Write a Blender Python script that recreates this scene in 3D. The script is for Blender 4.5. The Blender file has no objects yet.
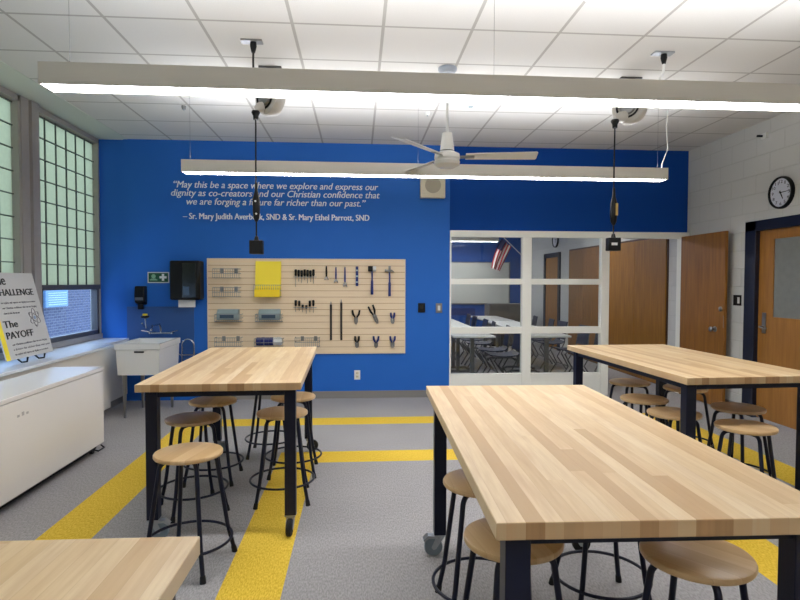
import bpy, bmesh, math, random
from mathutils import Vector, Matrix
random.seed(7)
S = bpy.context.scene
COL = S.collection
R = math.radians
PI = math.pi
CH = 1.4685          # camera height
BW = 7.13            # back wall plane (y)
LW = -3.147          # left wall plane (x)
RW = 4.32            # right wall plane (x)
HC = 3.194           # ceiling height
T = 0.6096           # ceiling tile
X0, Y0 = -2.2696, 3.8704
# ------------------------------------------------------------------ camera
CR = Vector((0.99727651, -0.07371434, 0.00239945)); CU = Vector((-4.87e-05, 0.03187497, 0.99949186)); CF = Vector((0.07375336, 0.99676987, -0.03178457))
cd = bpy.data.cameras.new('camera'); cam = bpy.data.objects.new('camera', cd); COL.objects.link(cam)
m = Matrix((CR, CU, -CF)).transposed().to_4x4(); m.translation = (0, 0, CH); cam.matrix_world = m
cd.sensor_width = 36; cd.lens = 564.65 * 36 / 800; cd.clip_start = 0.05; cd.clip_end = 100
S.camera = cam
def ray(x, y): return CF + CR * ((x - 400) / 564.65) - CU * ((y - 300) / 564.65)
def bw(x, y, Y=BW):
    d = ray(x, y); q = d * (Y / d.y); return Vector((q.x, Y, q.z + CH))
def sw(x, y, X=RW):
    d = ray(x, y); q = d * (X / d.x); return Vector((X, q.y, q.z + CH))
# ------------------------------------------------------------------ materials
def lin(c):
    return tuple(((v / 255) / 12.92 if v / 255 <= .04045 else ((v / 255 + .055) / 1.055) ** 2.4) for v in c) + (1,)
MATS = {}
def mat(name, col, rough=.5, metal=0, spec=.5, noise=0, nscale=60, bump=0, coat=0):
    if name in MATS: return MATS[name]
    M = bpy.data.materials.new(name); M.use_nodes = True; nt = M.node_tree; b = nt.nodes['Principled BSDF']
    b.inputs['Base Color'].default_value = lin(col); b.inputs['Roughness'].default_value = rough
    b.inputs['Metallic'].default_value = metal; b.inputs['Specular IOR Level'].default_value = spec
    b.inputs['Coat Weight'].default_value = coat
    tc = nt.nodes.new('ShaderNodeTexCoord'); nz = nt.nodes.new('ShaderNodeTexNoise')
    nz.inputs['Scale'].default_value = nscale; nz.inputs['Detail'].default_value = 3
    nt.links.new(tc.outputs['Object'], nz.inputs['Vector'])
    if noise:
        mx = nt.nodes.new('ShaderNodeMix'); mx.data_type = 'RGBA'
        c = lin(col); mx.inputs[6].default_value = tuple(v * (1 - noise) for v in c[:3]) + (1,)
        mx.inputs[7].default_value = tuple(min(1, v * (1 + noise)) for v in c[:3]) + (1,)
        nt.links.new(nz.outputs['Fac'], mx.inputs[0]); nt.links.new(mx.outputs[2], b.inputs['Base Color'])
    if bump:
        bp = nt.nodes.new('ShaderNodeBump'); bp.inputs['Strength'].default_value = bump; bp.inputs['Distance'].default_value = .01
        nt.links.new(nz.outputs['Fac'], bp.inputs['Height']); nt.links.new(bp.outputs['Normal'], b.inputs['Normal'])
    MATS[name] = M; return M
def emis(name, col, st):
    M = bpy.data.materials.new(name); M.use_nodes = True; nt = M.node_tree; b = nt.nodes['Principled BSDF']
    b.inputs['Base Color'].default_value = (.8, .8, .8, 1); b.inputs['Emission Color'].default_value = lin(col)
    b.inputs['Emission Strength'].default_value = st; MATS[name] = M; return M
class N:
    def __init__(s, name, rough=.5):
        s.M = bpy.data.materials.new(name); s.M.use_nodes = True; s.nt = s.M.node_tree; s.b = s.nt.nodes['Principled BSDF']
        s.b.inputs['Roughness'].default_value = rough; s.tc = s.nt.nodes.new('ShaderNodeTexCoord'); MATS[name] = s.M
    def new(s, t, **k):
        n = s.nt.nodes.new(t)
        for a, v in k.items(): setattr(n, a, v)
        return n
    def math(s, op, a, b=None, c=None):
        n = s.new('ShaderNodeMath', operation=op)
        for i, v in enumerate((a, b, c)):
            if v is None: continue
            if isinstance(v, (int, float)): n.inputs[i].default_value = v
            else: s.nt.links.new(v, n.inputs[i])
        return n.outputs[0]
    def sep(s, v=None):
        n = s.new('ShaderNodeSeparateXYZ'); s.nt.links.new(v or s.tc.outputs['Object'], n.inputs[0]); return n.outputs
    def comb(s, *a):
        n = s.new('ShaderNodeCombineXYZ')
        for i, v in enumerate(a):
            if isinstance(v, (int, float)): n.inputs[i].default_value = v
            else: s.nt.links.new(v, n.inputs[i])
        return n.outputs[0]
    def mix(s, f, a, b):
        n = s.new('ShaderNodeMix', data_type='RGBA')
        for i, v in ((0, f), (6, a), (7, b)):
            if isinstance(v, (int, float)): n.inputs[i].default_value = v
            elif isinstance(v, tuple): n.inputs[i].default_value = v
            else: s.nt.links.new(v, n.inputs[i])
        return n.outputs[2]
    def ramp(s, f, stops):
        n = s.new('ShaderNodeValToRGB'); e = n.color_ramp.elements
        while len(e) < len(stops): e.new(.5)
        for k, (p, c) in enumerate(stops): e[k].position = p; e[k].color = lin(c)
        s.nt.links.new(f, n.inputs[0]); return n.outputs[0]
    def noise(s, v, scale, detail=3):
        n = s.new('ShaderNodeTexNoise'); n.inputs['Scale'].default_value = scale; n.inputs['Detail'].default_value = detail
        s.nt.links.new(v, n.inputs['Vector']); return n.outputs['Fac']
    def bump(s, h, st, d=.01):
        n = s.new('ShaderNodeBump'); n.inputs['Strength'].default_value = st; n.inputs['Distance'].default_value = d
        s.nt.links.new(h, n.inputs['Height']); s.nt.links.new(n.outputs[0], s.b.inputs['Normal'])
    def base(s, c): s.nt.links.new(c, s.b.inputs['Base Color'])
def butcher(name, w, L, stops, seed, rough=.38):
    n = N(name, rough); o = n.sep(); row = n.math('FLOOR', n.math('DIVIDE', o[0], w))
    wn = n.new('ShaderNodeTexWhiteNoise', noise_dimensions='2D'); n.nt.links.new(n.comb(row, seed, 0), wn.inputs['Vector'])
    col = n.math('FLOOR', n.math('ADD', n.math('DIVIDE', o[1], L), n.math('MULTIPLY', wn.outputs['Value'], 5.0)))
    w2 = n.new('ShaderNodeTexWhiteNoise', noise_dimensions='3D'); n.nt.links.new(n.comb(row, col, seed), w2.inputs['Vector'])
    base = n.ramp(w2.outputs['Value'], stops)
    gr = n.noise(n.comb(n.math('MULTIPLY', o[0], 90), n.math('MULTIPLY', o[1], 6), n.math('MULTIPLY', w2.outputs['Value'], 40)), 1, 4)
    g2 = n.noise(n.comb(n.math('MULTIPLY', o[0], 16), n.math('MULTIPLY', o[1], 2.5), n.math('MULTIPLY', w2.outputs['Value'], 90)), 1, 3)
    c = n.mix(n.math('MULTIPLY', n.math('SUBTRACT', gr, .35), .9), base, lin((190, 150, 104)))
    c = n.mix(n.math('MAXIMUM', 0.0, n.math('MULTIPLY', n.math('SUBTRACT', g2, .48), 1.3)), c, lin((186, 140, 94)))
    fr = n.math('FRACT', n.math('DIVIDE', o[0], w)); seam = n.math('LESS_THAN', fr, .022)
    c = n.mix(n.math('MULTIPLY', seam, .3), c, lin((150, 105, 65)))
    n.base(c); n.b.inputs['Specular IOR Level'].default_value = .45
    return n.M
MAPEND = butcher('maple_end_grain', .046, 2.4, [(0, (150, 116, 78)), (.10, (166, 134, 96)), (.3, (178, 148, 110)), (.7, (184, 156, 118)), (1, (192, 168, 132))], 3.3, .5)
MAPLE = butcher('maple_butcher_block', .046, 2.4, [(0, (196, 160, 112)), (.10, (212, 180, 134)), (.3, (221, 192, 147)), (.7, (226, 200, 158)), (1, (234, 212, 176))], 3.3)
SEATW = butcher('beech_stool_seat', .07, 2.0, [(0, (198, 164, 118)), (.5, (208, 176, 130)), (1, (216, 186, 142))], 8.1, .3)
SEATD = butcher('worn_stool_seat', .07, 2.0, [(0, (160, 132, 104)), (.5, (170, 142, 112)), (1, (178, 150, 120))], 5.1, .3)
def oak(name, c1, c2, axis=1):
    n = N(name, .45); o = n.sep(); h = o[axis]
    g = n.noise(n.comb(n.math('MULTIPLY', h, 22), n.math('MULTIPLY', o[2], 1.6), 0), 1, 5)
    g2 = n.noise(n.comb(n.math('MULTIPLY', h, 120), n.math('MULTIPLY', o[2], 5), 0), 1, 3)
    c = n.mix(n.math('MULTIPLY', n.math('SUBTRACT', g, .25), 1.6), lin(c1), lin(c2)); c = n.mix(n.math('MULTIPLY', g2, .35), c, lin((78, 46, 14)))
    n.base(c); return n.M
OAK = oak('oak_door_veneer', (178, 124, 40), (122, 78, 20)); OAKD = oak('dark_oak_leaf', (168, 112, 38), (118, 74, 20))
OAK2 = oak('light_oak_leaf', (186, 130, 60), (144, 94, 38))
def blocks(name, ax, c, mort, sx, sz, bumpy=.5, c2=None):
    n = N(name, .7); o = n.sep(); br = n.new('ShaderNodeTexBrick'); v = n.comb(o[ax], o[2], 0)
    n.nt.links.new(v, br.inputs['Vector']); br.inputs['Scale'].default_value = 1; br.inputs['Brick Width'].default_value = sx; br.inputs['Row Height'].default_value = sz
    br.inputs['Mortar Size'].default_value = .006; br.inputs['Mortar Smooth'].default_value = .4
    br.inputs['Color1'].default_value = lin(c); br.inputs['Color2'].default_value = lin(c2 or c); br.inputs['Mortar'].default_value = lin(mort)
    nz = n.noise(n.tc.outputs['Object'], 45, 3)
    n.base(br.outputs['Color'])
    h = n.math('SUBTRACT', n.math('MULTIPLY', nz, .5), n.math('MULTIPLY', br.outputs['Fac'], .9)); n.bump(h, bumpy, .008)
    return n.M
CMU = blocks('painted_block_wall', 1, (204, 204, 200), (196, 196, 191), .406, .2032, .6)
BRICK = blocks('exterior_brick', 1, (56, 54, 72), (100, 98, 108), .21, .075, .4, (34, 34, 56))
def ceiling_mat():
    n = N('ceiling_tiles', .85); o = n.sep()
    def ln(c, off):
        f = n.math('FRACT', n.math('ADD', n.math('DIVIDE', n.math('SUBTRACT', c, off), T), 100.0 + .018)); return n.math('LESS_THAN', f, .036)
    g = n.math('MAXIMUM', ln(o[0], X0), ln(o[1], Y0)); nz = n.noise(n.tc.outputs['Object'], 180, 2)
    tile = n.mix(nz, lin((206, 204, 200)), lin((222, 220, 216)))
    n.base(n.mix(g, tile, lin((172, 169, 163)))); n.bump(n.math('SUBTRACT', n.math('MULTIPLY', nz, .25), n.math('MULTIPLY', g, .6)), .4, .006); return n.M
CEIL = ceiling_mat()
def carpet(name, a, b):
    n = N(name, .95); o = n.sep(); n.b.inputs['Specular IOR Level'].default_value = .15
    z = n.noise(n.comb(n.math('MULTIPLY', o[0], 150), n.math('MULTIPLY', o[1], 45), 0), 1, 3)
    z2 = n.noise(n.tc.outputs['Object'], 1.2, 2)
    f = n.math('ADD', n.math('MULTIPLY', n.math('SUBTRACT', z, .5), 2.6), n.math('ADD', .5, n.math('MULTIPLY', n.math('SUBTRACT', z2, .5), .5)))
    n.base(n.mix(f, lin(a), lin(b))); n.bump(z, .5, .004); return n.M
CARP = carpet('grey_carpet', (142, 139, 139), (174, 171, 170)); YEL = carpet('yellow_carpet', (206, 168, 44), (240, 206, 84))
BLUE = mat('blue_wall_paint', (42, 106, 196), .55, noise=.04, nscale=3, bump=.08, spec=.2)
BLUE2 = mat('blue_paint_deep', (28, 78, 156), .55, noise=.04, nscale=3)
WHITE = mat('white_paint', (242, 242, 234), .4); HOUS = mat('fixture_white', (206, 202, 194), .45)
WPLAS = mat('white_plastic', (225, 225, 222), .3); OFFW = mat('cream_plastic', (214, 206, 182), .5)
NAVY = mat('navy_powder_coat', (10, 16, 40), .38, spec=.35); NAVYD = mat('navy_door_frame', (14, 22, 44), .4)
BLK = mat('black_plastic', (9, 9, 10), .4, spec=.3); RUB = mat('black_rubber', (12, 12, 13), .7)
CHR = mat('chrome', (200, 202, 205), .18, 1); STL = mat('brushed_steel', (150, 150, 150), .35, 1)
ALU = mat('grey_window_aluminium', (168, 163, 158), .5, .2, noise=.06, nscale=20)
GREYW = mat('caster_wheel_grey', (120, 132, 140), .5); ZINC = mat('zinc_plate', (165, 170, 175), .35, .8)
CAB = mat('beige_cabinet_enamel', (218, 212, 202), .4); FRZ = mat('white_appliance_enamel', (236, 231, 224), .22)
LEDG = mat('white_ledge_laminate', (222, 226, 232), .22); DARK = mat('dark_recess', (24, 22, 22), .8)
BASEB = mat('grey_rubber_baseboard', (138, 134, 130), .6); PORC = mat('sink_white', (226, 226, 222), .25)
YPAP = mat('yellow_paper', (252, 228, 60), .6); GBIN = mat('blue_grey_bin', (145, 162, 164), .45); TBLUE = mat('blue_tool_grip', (24, 44, 120), .4)
NAVT = mat('navy_tape', (22, 36, 110), .5); LABEL = mat('dark_label_ink', (50, 72, 92), .5); SAND = mat('tan_label', (190, 160, 90), .5)
INK = mat('black_print', (20, 20, 22), .6); GINK = mat('grey_print', (150, 150, 152), .7); BINK = mat('blue_grey_print', (150, 170, 200), .7)
WINK = mat('white_vinyl', (235, 238, 242), .5, spec=.3); BOARD = mat('poster_foam_board', (205, 205, 204), .7)
GREEN = mat('safety_green', (16, 84, 60), .5); RED = mat('flag_red', (176, 30, 44), .7); FBLUE = mat('flag_blue', (24, 34, 84), .7); FWH = mat('flag_white', (225, 220, 215), .7)
WBD = mat('whiteboard_surface', (214, 214, 206), .3); FAB = mat('grey_cabinet_paint', (112, 108, 102), .6); TOPW = mat('white_laminate_top', (232, 232, 228), .3)
SHELL = mat('navy_chair_shell', (18, 26, 58), .4); SHELB = mat('royal_blue_chair_shell', (20, 50, 170), .4); SEAM = mat('slat_groove', (176, 134, 92), .8); TUBE = mat('grey_tube_frame', (120, 120, 118), .35, .6)
PANL = mat('splash_panel', (44, 84, 146), .35); BRASS = mat('brass', (190, 150, 80), .3, 1); BLUEBOX = mat('condenser_casing', (84, 112, 138), .5)
def slat_mat():
    n = N('slatwall_maple', .5); o = n.sep()
    g = n.noise(n.comb(n.math('MULTIPLY', o[0], 3), n.math('MULTIPLY', o[2], 60), 0), 1, 3)
    n.base(n.mix(g, lin((240, 220, 190)), lin((228, 204, 170)))); return n.M
SLAT = slat_mat()
def glassm(name, tint, refl_rough=.02, frost=0):
    M = bpy.data.materials.new(name); M.use_nodes = True; nt = M.node_tree; nt.nodes.remove(nt.nodes['Principled BSDF'])
    out = nt.nodes['Material Output']; tr = nt.nodes.new('ShaderNodeBsdfTransparent'); gl = nt.nodes.new('ShaderNodeBsdfGlossy'); mx = nt.nodes.new('ShaderNodeMixShader')
    lw = nt.nodes.new('ShaderNodeLayerWeight'); lw.inputs[0].default_value = .5
    pw_ = nt.nodes.new('ShaderNodeMath'); pw_.operation = 'POWER'; pw_.inputs[1].default_value = 5; nt.links.new(lw.outputs['Facing'], pw_.inputs[0])
    fr = nt.nodes.new('ShaderNodeMath'); fr.operation = 'MULTIPLY_ADD'; fr.inputs[1].default_value = .9; fr.inputs[2].default_value = .035; nt.links.new(pw_.outputs[0], fr.inputs[0])
    tr.inputs[0].default_value = tint + (1,); gl.inputs['Roughness'].default_value = refl_rough
    nt.links.new(fr.outputs[0], mx.inputs[0]); nt.links.new(tr.outputs[0], mx.inputs[1]); nt.links.new(gl.outputs[0], mx.inputs[2]); nt.links.new(mx.outputs[0], out.inputs[0])
    MATS[name] = M; return M
GLASS = glassm('clear_glass', (.93, .95, .94))
FROST = mat('obscured_door_glass', (128, 130, 126), .22, noise=.12, nscale=14)
def translucent():
    M = bpy.data.materials.new('translucent_fibreglass'); M.use_nodes = True; nt = M.node_tree; nt.nodes.remove(nt.nodes['Principled BSDF'])
    out = nt.nodes['Material Output']; a = nt.nodes.new('ShaderNodeBsdfTranslucent'); b = nt.nodes.new('ShaderNodeBsdfDiffuse'); mx = nt.nodes.new('ShaderNodeMixShader')
    tc = nt.nodes.new('ShaderNodeTexCoord'); nz = nt.nodes.new('ShaderNodeTexNoise'); nz.inputs['Scale'].default_value = 30; nt.links.new(tc.outputs['Object'], nz.inputs['Vector'])
    rp = nt.nodes.new('ShaderNodeMix'); rp.data_type = 'RGBA'; rp.inputs[6].default_value = (.64, .62, .44, 1); rp.inputs[7].default_value = (.75, .73, .53, 1); nt.links.new(nz.outputs['Fac'], rp.inputs[0])
    nt.links.new(rp.outputs[2], a.inputs[0]); b.inputs[0].default_value = lin((150, 165, 145)); mx.inputs[0].default_value = .3
    nt.links.new(a.outputs[0], mx.inputs[1]); nt.links.new(b.outputs[0], mx.inputs[2]); nt.links.new(mx.outputs[0], out.inputs[0]); return M
TRANS = translucent()
LENS = emis('pendant_lens_glow', (250, 251, 255), 18.0); UPL = emis('pendant_uplight_glow', (248, 250, 255), 23.0)
# ------------------------------------------------------------------ mesh builder
class MB:
    def __init__(s): s.bm = bmesh.new(); s.mats = []
    def mi(s, m):
        if m is None: return 0
        if m not in s.mats: s.mats.append(m)
        return s.mats.index(m)
    def box(s, x0, x1, y0, y1, z0, z1, m=None, M=None):
        k = s.mi(m)
        v = [s.bm.verts.new((x, y, z)) for z in (z0, z1) for y in (y0, y1) for x in (x0, x1)]
        for f in ((0, 2, 3, 1), (4, 5, 7, 6), (0, 1, 5, 4), (2, 6, 7, 3), (0, 4, 6, 2), (1, 3, 7, 5)):
            s.bm.faces.new([v[i] for i in f]).material_index = k
        if M is not None:
            for q in v: q.co = M @ q.co
        return s
    def quad(s, pts, m=None):
        f = s.bm.faces.new([s.bm.verts.new(p) for p in pts]); f.material_index = s.mi(m); return s
    def prism(s, pts, d, m=None):
        """extrude polygon pts (3d list) by vector d"""
        k = s.mi(m); d = Vector(d); a = [s.bm.verts.new(p) for p in pts]; b = [s.bm.verts.new(Vector(p) + d) for p in pts]; n = len(a)
        s.bm.faces.new(a).material_index = k; s.bm.faces.new(b[::-1]).material_index = k
        for i in range(n): s.bm.faces.new((a[i], b[i], b[(i + 1) % n], a[(i + 1) % n])).material_index = k
        return s
    def tube(s, pts, r, seg=10, m=None, closed=False, caps=True):
        k = s.mi(m); pts = [Vector(p) for p in pts]; n = len(pts); rings = []; rr = r if isinstance(r, (list, tuple)) else [r] * n
        up = None
        for i, p in enumerate(pts):
            if closed: t = (pts[(i + 1) % n] - pts[i - 1]).normalized()
            else: t = (pts[min(i + 1, n - 1)] - pts[max(i - 1, 0)]).normalized()
            if up is None: up = Vector((0, 0, 1)) if abs(t.z) < .9 else Vector((1, 0, 0))
            u = (up - t * up.dot(t)).normalized(); w = t.cross(u); up = u
            rings.append([s.bm.verts.new(p + (u * math.cos(2 * PI * j / seg) + w * math.sin(2 * PI * j / seg)) * rr[i]) for j in range(seg)])
        for i in range(n if closed else n - 1):
            a, b = rings[i], rings[(i + 1) % n]
            for j in range(seg): f = s.bm.faces.new((a[j], a[(j + 1) % seg], b[(j + 1) % seg], b[j])); f.material_index = k; f.smooth = True
        if caps and not closed:
            s.bm.faces.new(rings[0][::-1]).material_index = k; s.bm.faces.new(rings[-1]).material_index = k
        return s
    def lathe(s, prof, c=(0, 0, 0), axis=(0, 0, 1), seg=32, m=None, smooth=True):
        k = s.mi(m); c = Vector(c); ax = Vector(axis).normalized(); q = Vector((0, 0, 1)).rotation_difference(ax); rings = []
        for r, h in prof:
            if r < 1e-6: rings.append([s.bm.verts.new(c + q @ Vector((0, 0, h)))])
            else: rings.append([s.bm.verts.new(c + q @ Vector((r * math.cos(2 * PI * j / seg), r * math.sin(2 * PI * j / seg), h))) for j in range(seg)])
        for a, b in zip(rings, rings[1:]):
            for j in range(seg):
                A = a if len(a) == 1 else None; B = b if len(b) == 1 else None
                if A and B: continue
                if A: f = s.bm.faces.new((a[0], b[j], b[(j + 1) % seg]))
                elif B: f = s.bm.faces.new((a[j], a[(j + 1) % seg], b[0]))
                else: f = s.bm.faces.new((a[j], a[(j + 1) % seg], b[(j + 1) % seg], b[j]))
                f.material_index = k; f.smooth = smooth
        return s
    def cyl(s, c, r, h, axis=(0, 0, 1), seg=24, m=None): return s.lathe([(0, 0), (r, 0), (r, h), (0, h)], c, axis, seg, m, False)
    def ring(s, c, R_, r, seg=40, ts=8, m=None, axis=(0, 0, 1)):
        q = Vector((0, 0, 1)).rotation_difference(Vector(axis))
        return s.tube([Vector(c) + q @ Vector((R_ * math.cos(2 * PI * i / seg), R_ * math.sin(2 * PI * i / seg), 0)) for i in range(seg)], r, ts, m, True)
    def build(s, name, m=None, parent=None, bevel=0, **p):
        bmesh.ops.recalc_face_normals(s.bm, faces=s.bm.faces)
        me = bpy.data.meshes.new(name); s.bm.to_mesh(me); s.bm.free()
        me.set_sharp_from_angle(angle=R(38))
        for x in ([m] if m and not s.mats else ([m] if m and None in s.mats else [])): me.materials.append(x)
        if not me.materials:
            for x in s.mats: me.materials.append(x)
        o = bpy.data.objects.new(name, me); COL.objects.link(o)
        if parent: o.parent = parent
        if bevel:
            b = o.modifiers.new('bevel', 'BEVEL'); b.width = bevel; b.segments = 2; b.limit_method = 'ANGLE'
        for k, v in p.items(): o[k] = v
        return o
def thing(name, label, cat, loc=(0, 0, 0), rz=0, group=None):
    o = bpy.data.objects.new(name, None); COL.objects.link(o); o.location = loc; o.rotation_euler = (0, 0, rz); o.empty_display_size = .05
    o['label'] = label; o['category'] = cat
    if group: o['group'] = group
    return o
def tag(o, label, cat, group=None):
    o['label'] = label; o['category'] = cat
    if group: o['group'] = group
    return o
def struct(o): o['kind'] = 'structure'; return o
def dup(root, loc=None, rz=None, label=None, group=None):
    r = root.copy(); COL.objects.link(r)
    if loc is not None: r.location = loc
    if rz is not None: r.rotation_euler = (0, 0, rz)
    if label: r['label'] = label
    if group: r['group'] = group
    for ch in list(root.children):
        c = ch.copy(); COL.objects.link(c); c.parent = r
        for g in list(ch.children):
            d = g.copy(); COL.objects.link(d); d.parent = c
    return r
def text(name, body, m, width, base, right, up, shear=0, parent=None, th=.002, height=None, bold=0):
    """flat lettering: base = left end of the baseline, fitted to width"""
    cu = bpy.data.curves.new(name, 'FONT'); cu.body = body; cu.size = 1; cu.shear = shear; cu.extrude = 0; cu.resolution_u = 3
    t = bpy.data.objects.new(name, cu); COL.objects.link(t); bpy.context.view_layer.update()
    me = bpy.data.meshes.new_from_object(t.evaluated_get(bpy.context.evaluated_depsgraph_get()))
    bpy.data.objects.remove(t)
    xs = [v.co.x for v in me.vertices]; x0, x1 = min(xs), max(xs); k = width / (x1 - x0); ky = k if not height else height / .7
    right = Vector(right).normalized(); up = Vector(up).normalized(); n = right.cross(up); base = Vector(base)
    bm = bmesh.new(); bm.from_mesh(me)
    for v in bm.verts: v.co = base + right * ((v.co.x - x0) * k) + up * (v.co.y * ky) + n * th
    if bold:   # heavier strokes: a second copy of the letters a hair to the right
        g2 = bmesh.ops.duplicate(bm, geom=list(bm.verts) + list(bm.edges) + list(bm.faces))
        for v in [g for g in g2['geom'] if isinstance(g, bmesh.types.BMVert)]: v.co += right * bold * ky + n * .0002
    ext = bmesh.ops.extrude_face_region(bm, geom=list(bm.faces))
    for v in [g for g in ext['geom'] if isinstance(g, bmesh.types.BMVert)]: v.co -= n * th
    bmesh.ops.recalc_face_normals(bm, faces=bm.faces)
    me2 = bpy.data.meshes.new(name); bm.to_mesh(me2); bm.free(); me2.materials.append(m)
    o = bpy.data.objects.new(name, me2); COL.objects.link(o)
    if parent: o.parent = parent
    return o

# ================================================================== SETTING
YB, YN = 14.34, -2.6          # far wall of the next room, near wall behind the camera
# floor: one mesh, carpet colours set by face
xs = sorted([LW - .05, -1.83, -1.52, -.66, -.36, 2.03, 2.33, 3.15, 3.46, RW + .05]); ys = sorted([YN, 4.58, 4.88, 5.80, 6.10, YB])
f = MB(); f.mi(CARP); f.mi(YEL)
for i in range(len(xs) - 1):
    for j in range(len(ys) - 1):
        cx, cy = (xs[i] + xs[i + 1]) / 2, (ys[j] + ys[j + 1]) / 2
        y = (cy < 6.1 and (-1.83 < cx < -1.52 or 3.15 < cx < 3.46)) or (5.8 < cy < 6.1 and -1.83 < cx < 3.46) or (cy < 4.88 and (-.66 < cx < -.36 or 2.03 < cx < 2.33)) or (4.58 < cy < 4.88 and -.66 < cx < 2.33)
        f.quad([(xs[i], ys[j], 0), (xs[i + 1], ys[j], 0), (xs[i + 1], ys[j + 1], 0), (xs[i], ys[j + 1], 0)], YEL if y else CARP)
bmesh.ops.remove_doubles(f.bm, verts=f.bm.verts, dist=1e-4)
struct(f.build('floor'))
struct(MB().box(-2.79, RW + .1, YN, YB + .1, HC, HC + .08).build('ceiling', CEIL))
SOFF = mat('soffit_paint', (206, 212, 202), .7)
struct(MB().box(LW - .12, -2.79, YN, BW + .1, HC - .004, HC + .08).build('trim_1', SOFF))
# back wall: solid left portion, recessed header over the glazed screen
struct(MB().box(-2.84, 1.16, BW, BW + .2, 0, HC).box(LW - .1, -2.84, BW + .03, BW + .2, 0, HC).build('wall_back', BLUE))
struct(MB().box(1.16, RW, BW + .03, BW + .2, 2.125, HC).build('wall_header', mat('blue_header_painted_shade', (14, 70, 154), .7, spec=.15)))  # wall blue darkened here: light falloff on the header put into its colour
struct(MB().box(RW, RW + .12, YN, 4.76, 0, HC).box(RW, RW + .12, 6.0, YB, 0, HC).box(RW, RW + .12, 4.76, 6.0, 2.14, HC).build('wall_right', CMU))
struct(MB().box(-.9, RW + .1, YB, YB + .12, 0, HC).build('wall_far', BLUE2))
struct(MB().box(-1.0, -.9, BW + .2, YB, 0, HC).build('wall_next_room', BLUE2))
struct(MB().box(LW - .1, RW + .12, YN - .1, YN, 0, HC).build('wall_rear', mat('rear_wall_paint', (205, 203, 196), .7)))
struct(MB().box(LW - .12, LW, YN, BW + .03, 0, .78).build('wall_left', CAB))
struct(MB().box(-1.9, 1.16, BW - .008, BW, 0, .09).build('baseboard_back', BASEB))
struct(MB().box(RW - .008, RW, 6.0, BW, 0, .1).box(RW - .008, RW, YN, 4.76, 0, .1).build('baseboard_right', BASEB))
# windows on the left wall
def window(n, y0, y1):
    w = MB()
    w.box(LW - .09, LW + .02, y0, y0 + .045, .78, HC - .01).box(LW - .09, LW + .02, y1 - .03, y1, .78, HC - .01)
    w.box(LW - .09, LW + .02, y0, y1, 3.13, HC - .01).box(LW - .09, LW + .035, y0, y1, .78, .835)
    fr = struct(w.build('window_%d' % n, ALU))
    struct(MB().box(LW - .06, LW - .045, y0 + .04, y1 - .03, 1.42, 3.135).build('translucent_panel', TRANS, fr))
    g = MB(); cols = 6; rows = 8
    for k in range(1, cols):
        yy = y0 + .04 + (y1 - y0 - .07) * k / cols; g.box(LW - .045, LW - .03, yy - .0045, yy + .0045, 1.42, 3.135)
    for k in range(1, 9):
        zz = 1.433 + .2105 * k
        if zz < 3.13: g.box(LW - .045, LW - .028, y0 + .04, y1 - .03, zz - .005, zz + .005)
    struct(g.build('glazing_bar', mat('dark_muntin', (86, 92, 86), .6), fr))
    s_ = MB(); a, b = y0 + .045, y1 - .03
    s_.box(LW - .06, LW + .03, a, b, 1.375, 1.43).box(LW - .06, LW + .01, a, a + .04, .83, 1.38).box(LW - .06, LW + .01, b - .05, b, .83, 1.38).box(LW - .06, LW + .01, a, b, .83, .885)
    struct(s_.build('sash_frame', mat('sash_grey', (88, 88, 92), .5, .2), fr))
    struct(MB().box(LW - .035, LW - .03, a + .03, b - .04, .88, 1.38).build('clear_pane', GLASS, fr))
wy = [(5.80, 7.13), (4.20, 5.53), (2.60, 3.93), (1.00, 2.33), (-.60, .73)]
for k, (a, b) in enumerate(wy): window(k + 1, a, b)
for k, (a, b) in enumerate([(5.53, 5.80), (3.93, 4.20), (2.33, 2.60), (.73, 1.0)]):
    struct(MB().box(LW - .1, LW + .03, a, a + .12, .78, HC - .005).box(LW - .1, LW + .015, a + .12, a + .15, .78, HC - .005).box(LW - .1, LW + .045, a + .15, b, .78, HC - .005).build('trim_%d' % (k + 2), ALU))
struct(MB().box(LW - .1, LW, YN, -.6, .78, HC).build('wall_left_end', CAB))
# outside: brick wing with a condenser box
struct(MB().box(-8.6, -8.2, -12, 26, -4, 3.4).build('wall_outside', BRICK))
ob = thing('condenser_unit', 'pale boxy unit on the brick wall outside the clear window pane', 'air conditioner', (-8.1, 0, 0))
p1 = sw(41, 292, -8.1); p2 = sw(64, 306, -8.1)
MB().box(-.1, .12, p1.y, p2.y, p2.z, p1.z + .1).build('casing', BLUEBOX, ob, .02)
g = MB()
for k in range(6): z = p2.z + .06 + k * .06; g.box(.121, .13, p1.y + .1, p2.y - .1, z, z + .02)
g.build('grille', GBIN, ob)
# glazed screen
gs = struct(MB().box(1.16, RW, BW - .03, BW + .07, 2.045, 2.125).box(1.16, 1.18, BW - .02, BW + .07, 0, 2.05).box(2.10, 2.22, BW - .02, BW + .07, 0, 2.05).box(3.145, 3.25, BW - .02, BW + .07, 0, 2.05)
    .box(1.18, 3.145, BW - .015, BW + .06, 1.441, 1.514).box(1.18, 3.145, BW - .015, BW + .06, .81, .894).box(1.18, 3.145, BW - .015, BW + .06, 0, .292).build('window_6', WHITE, None, .004))
for x0_, x1_ in ((1.18, 2.10), (2.22, 3.145)):
    for z0_, z1_ in ((1.514, 2.045), (.894, 1.441), (.292, .81)):
        struct(MB().box(x0_ - .003, x1_ + .003, BW + .02, BW + .026, z0_ - .003, z1_ + .003).build('pane', GLASS, gs))
struct(MB().box(4.235, RW, BW - .02, BW + .12, 0, 2.05).build('door_jamb', WHITE, gs))
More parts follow.
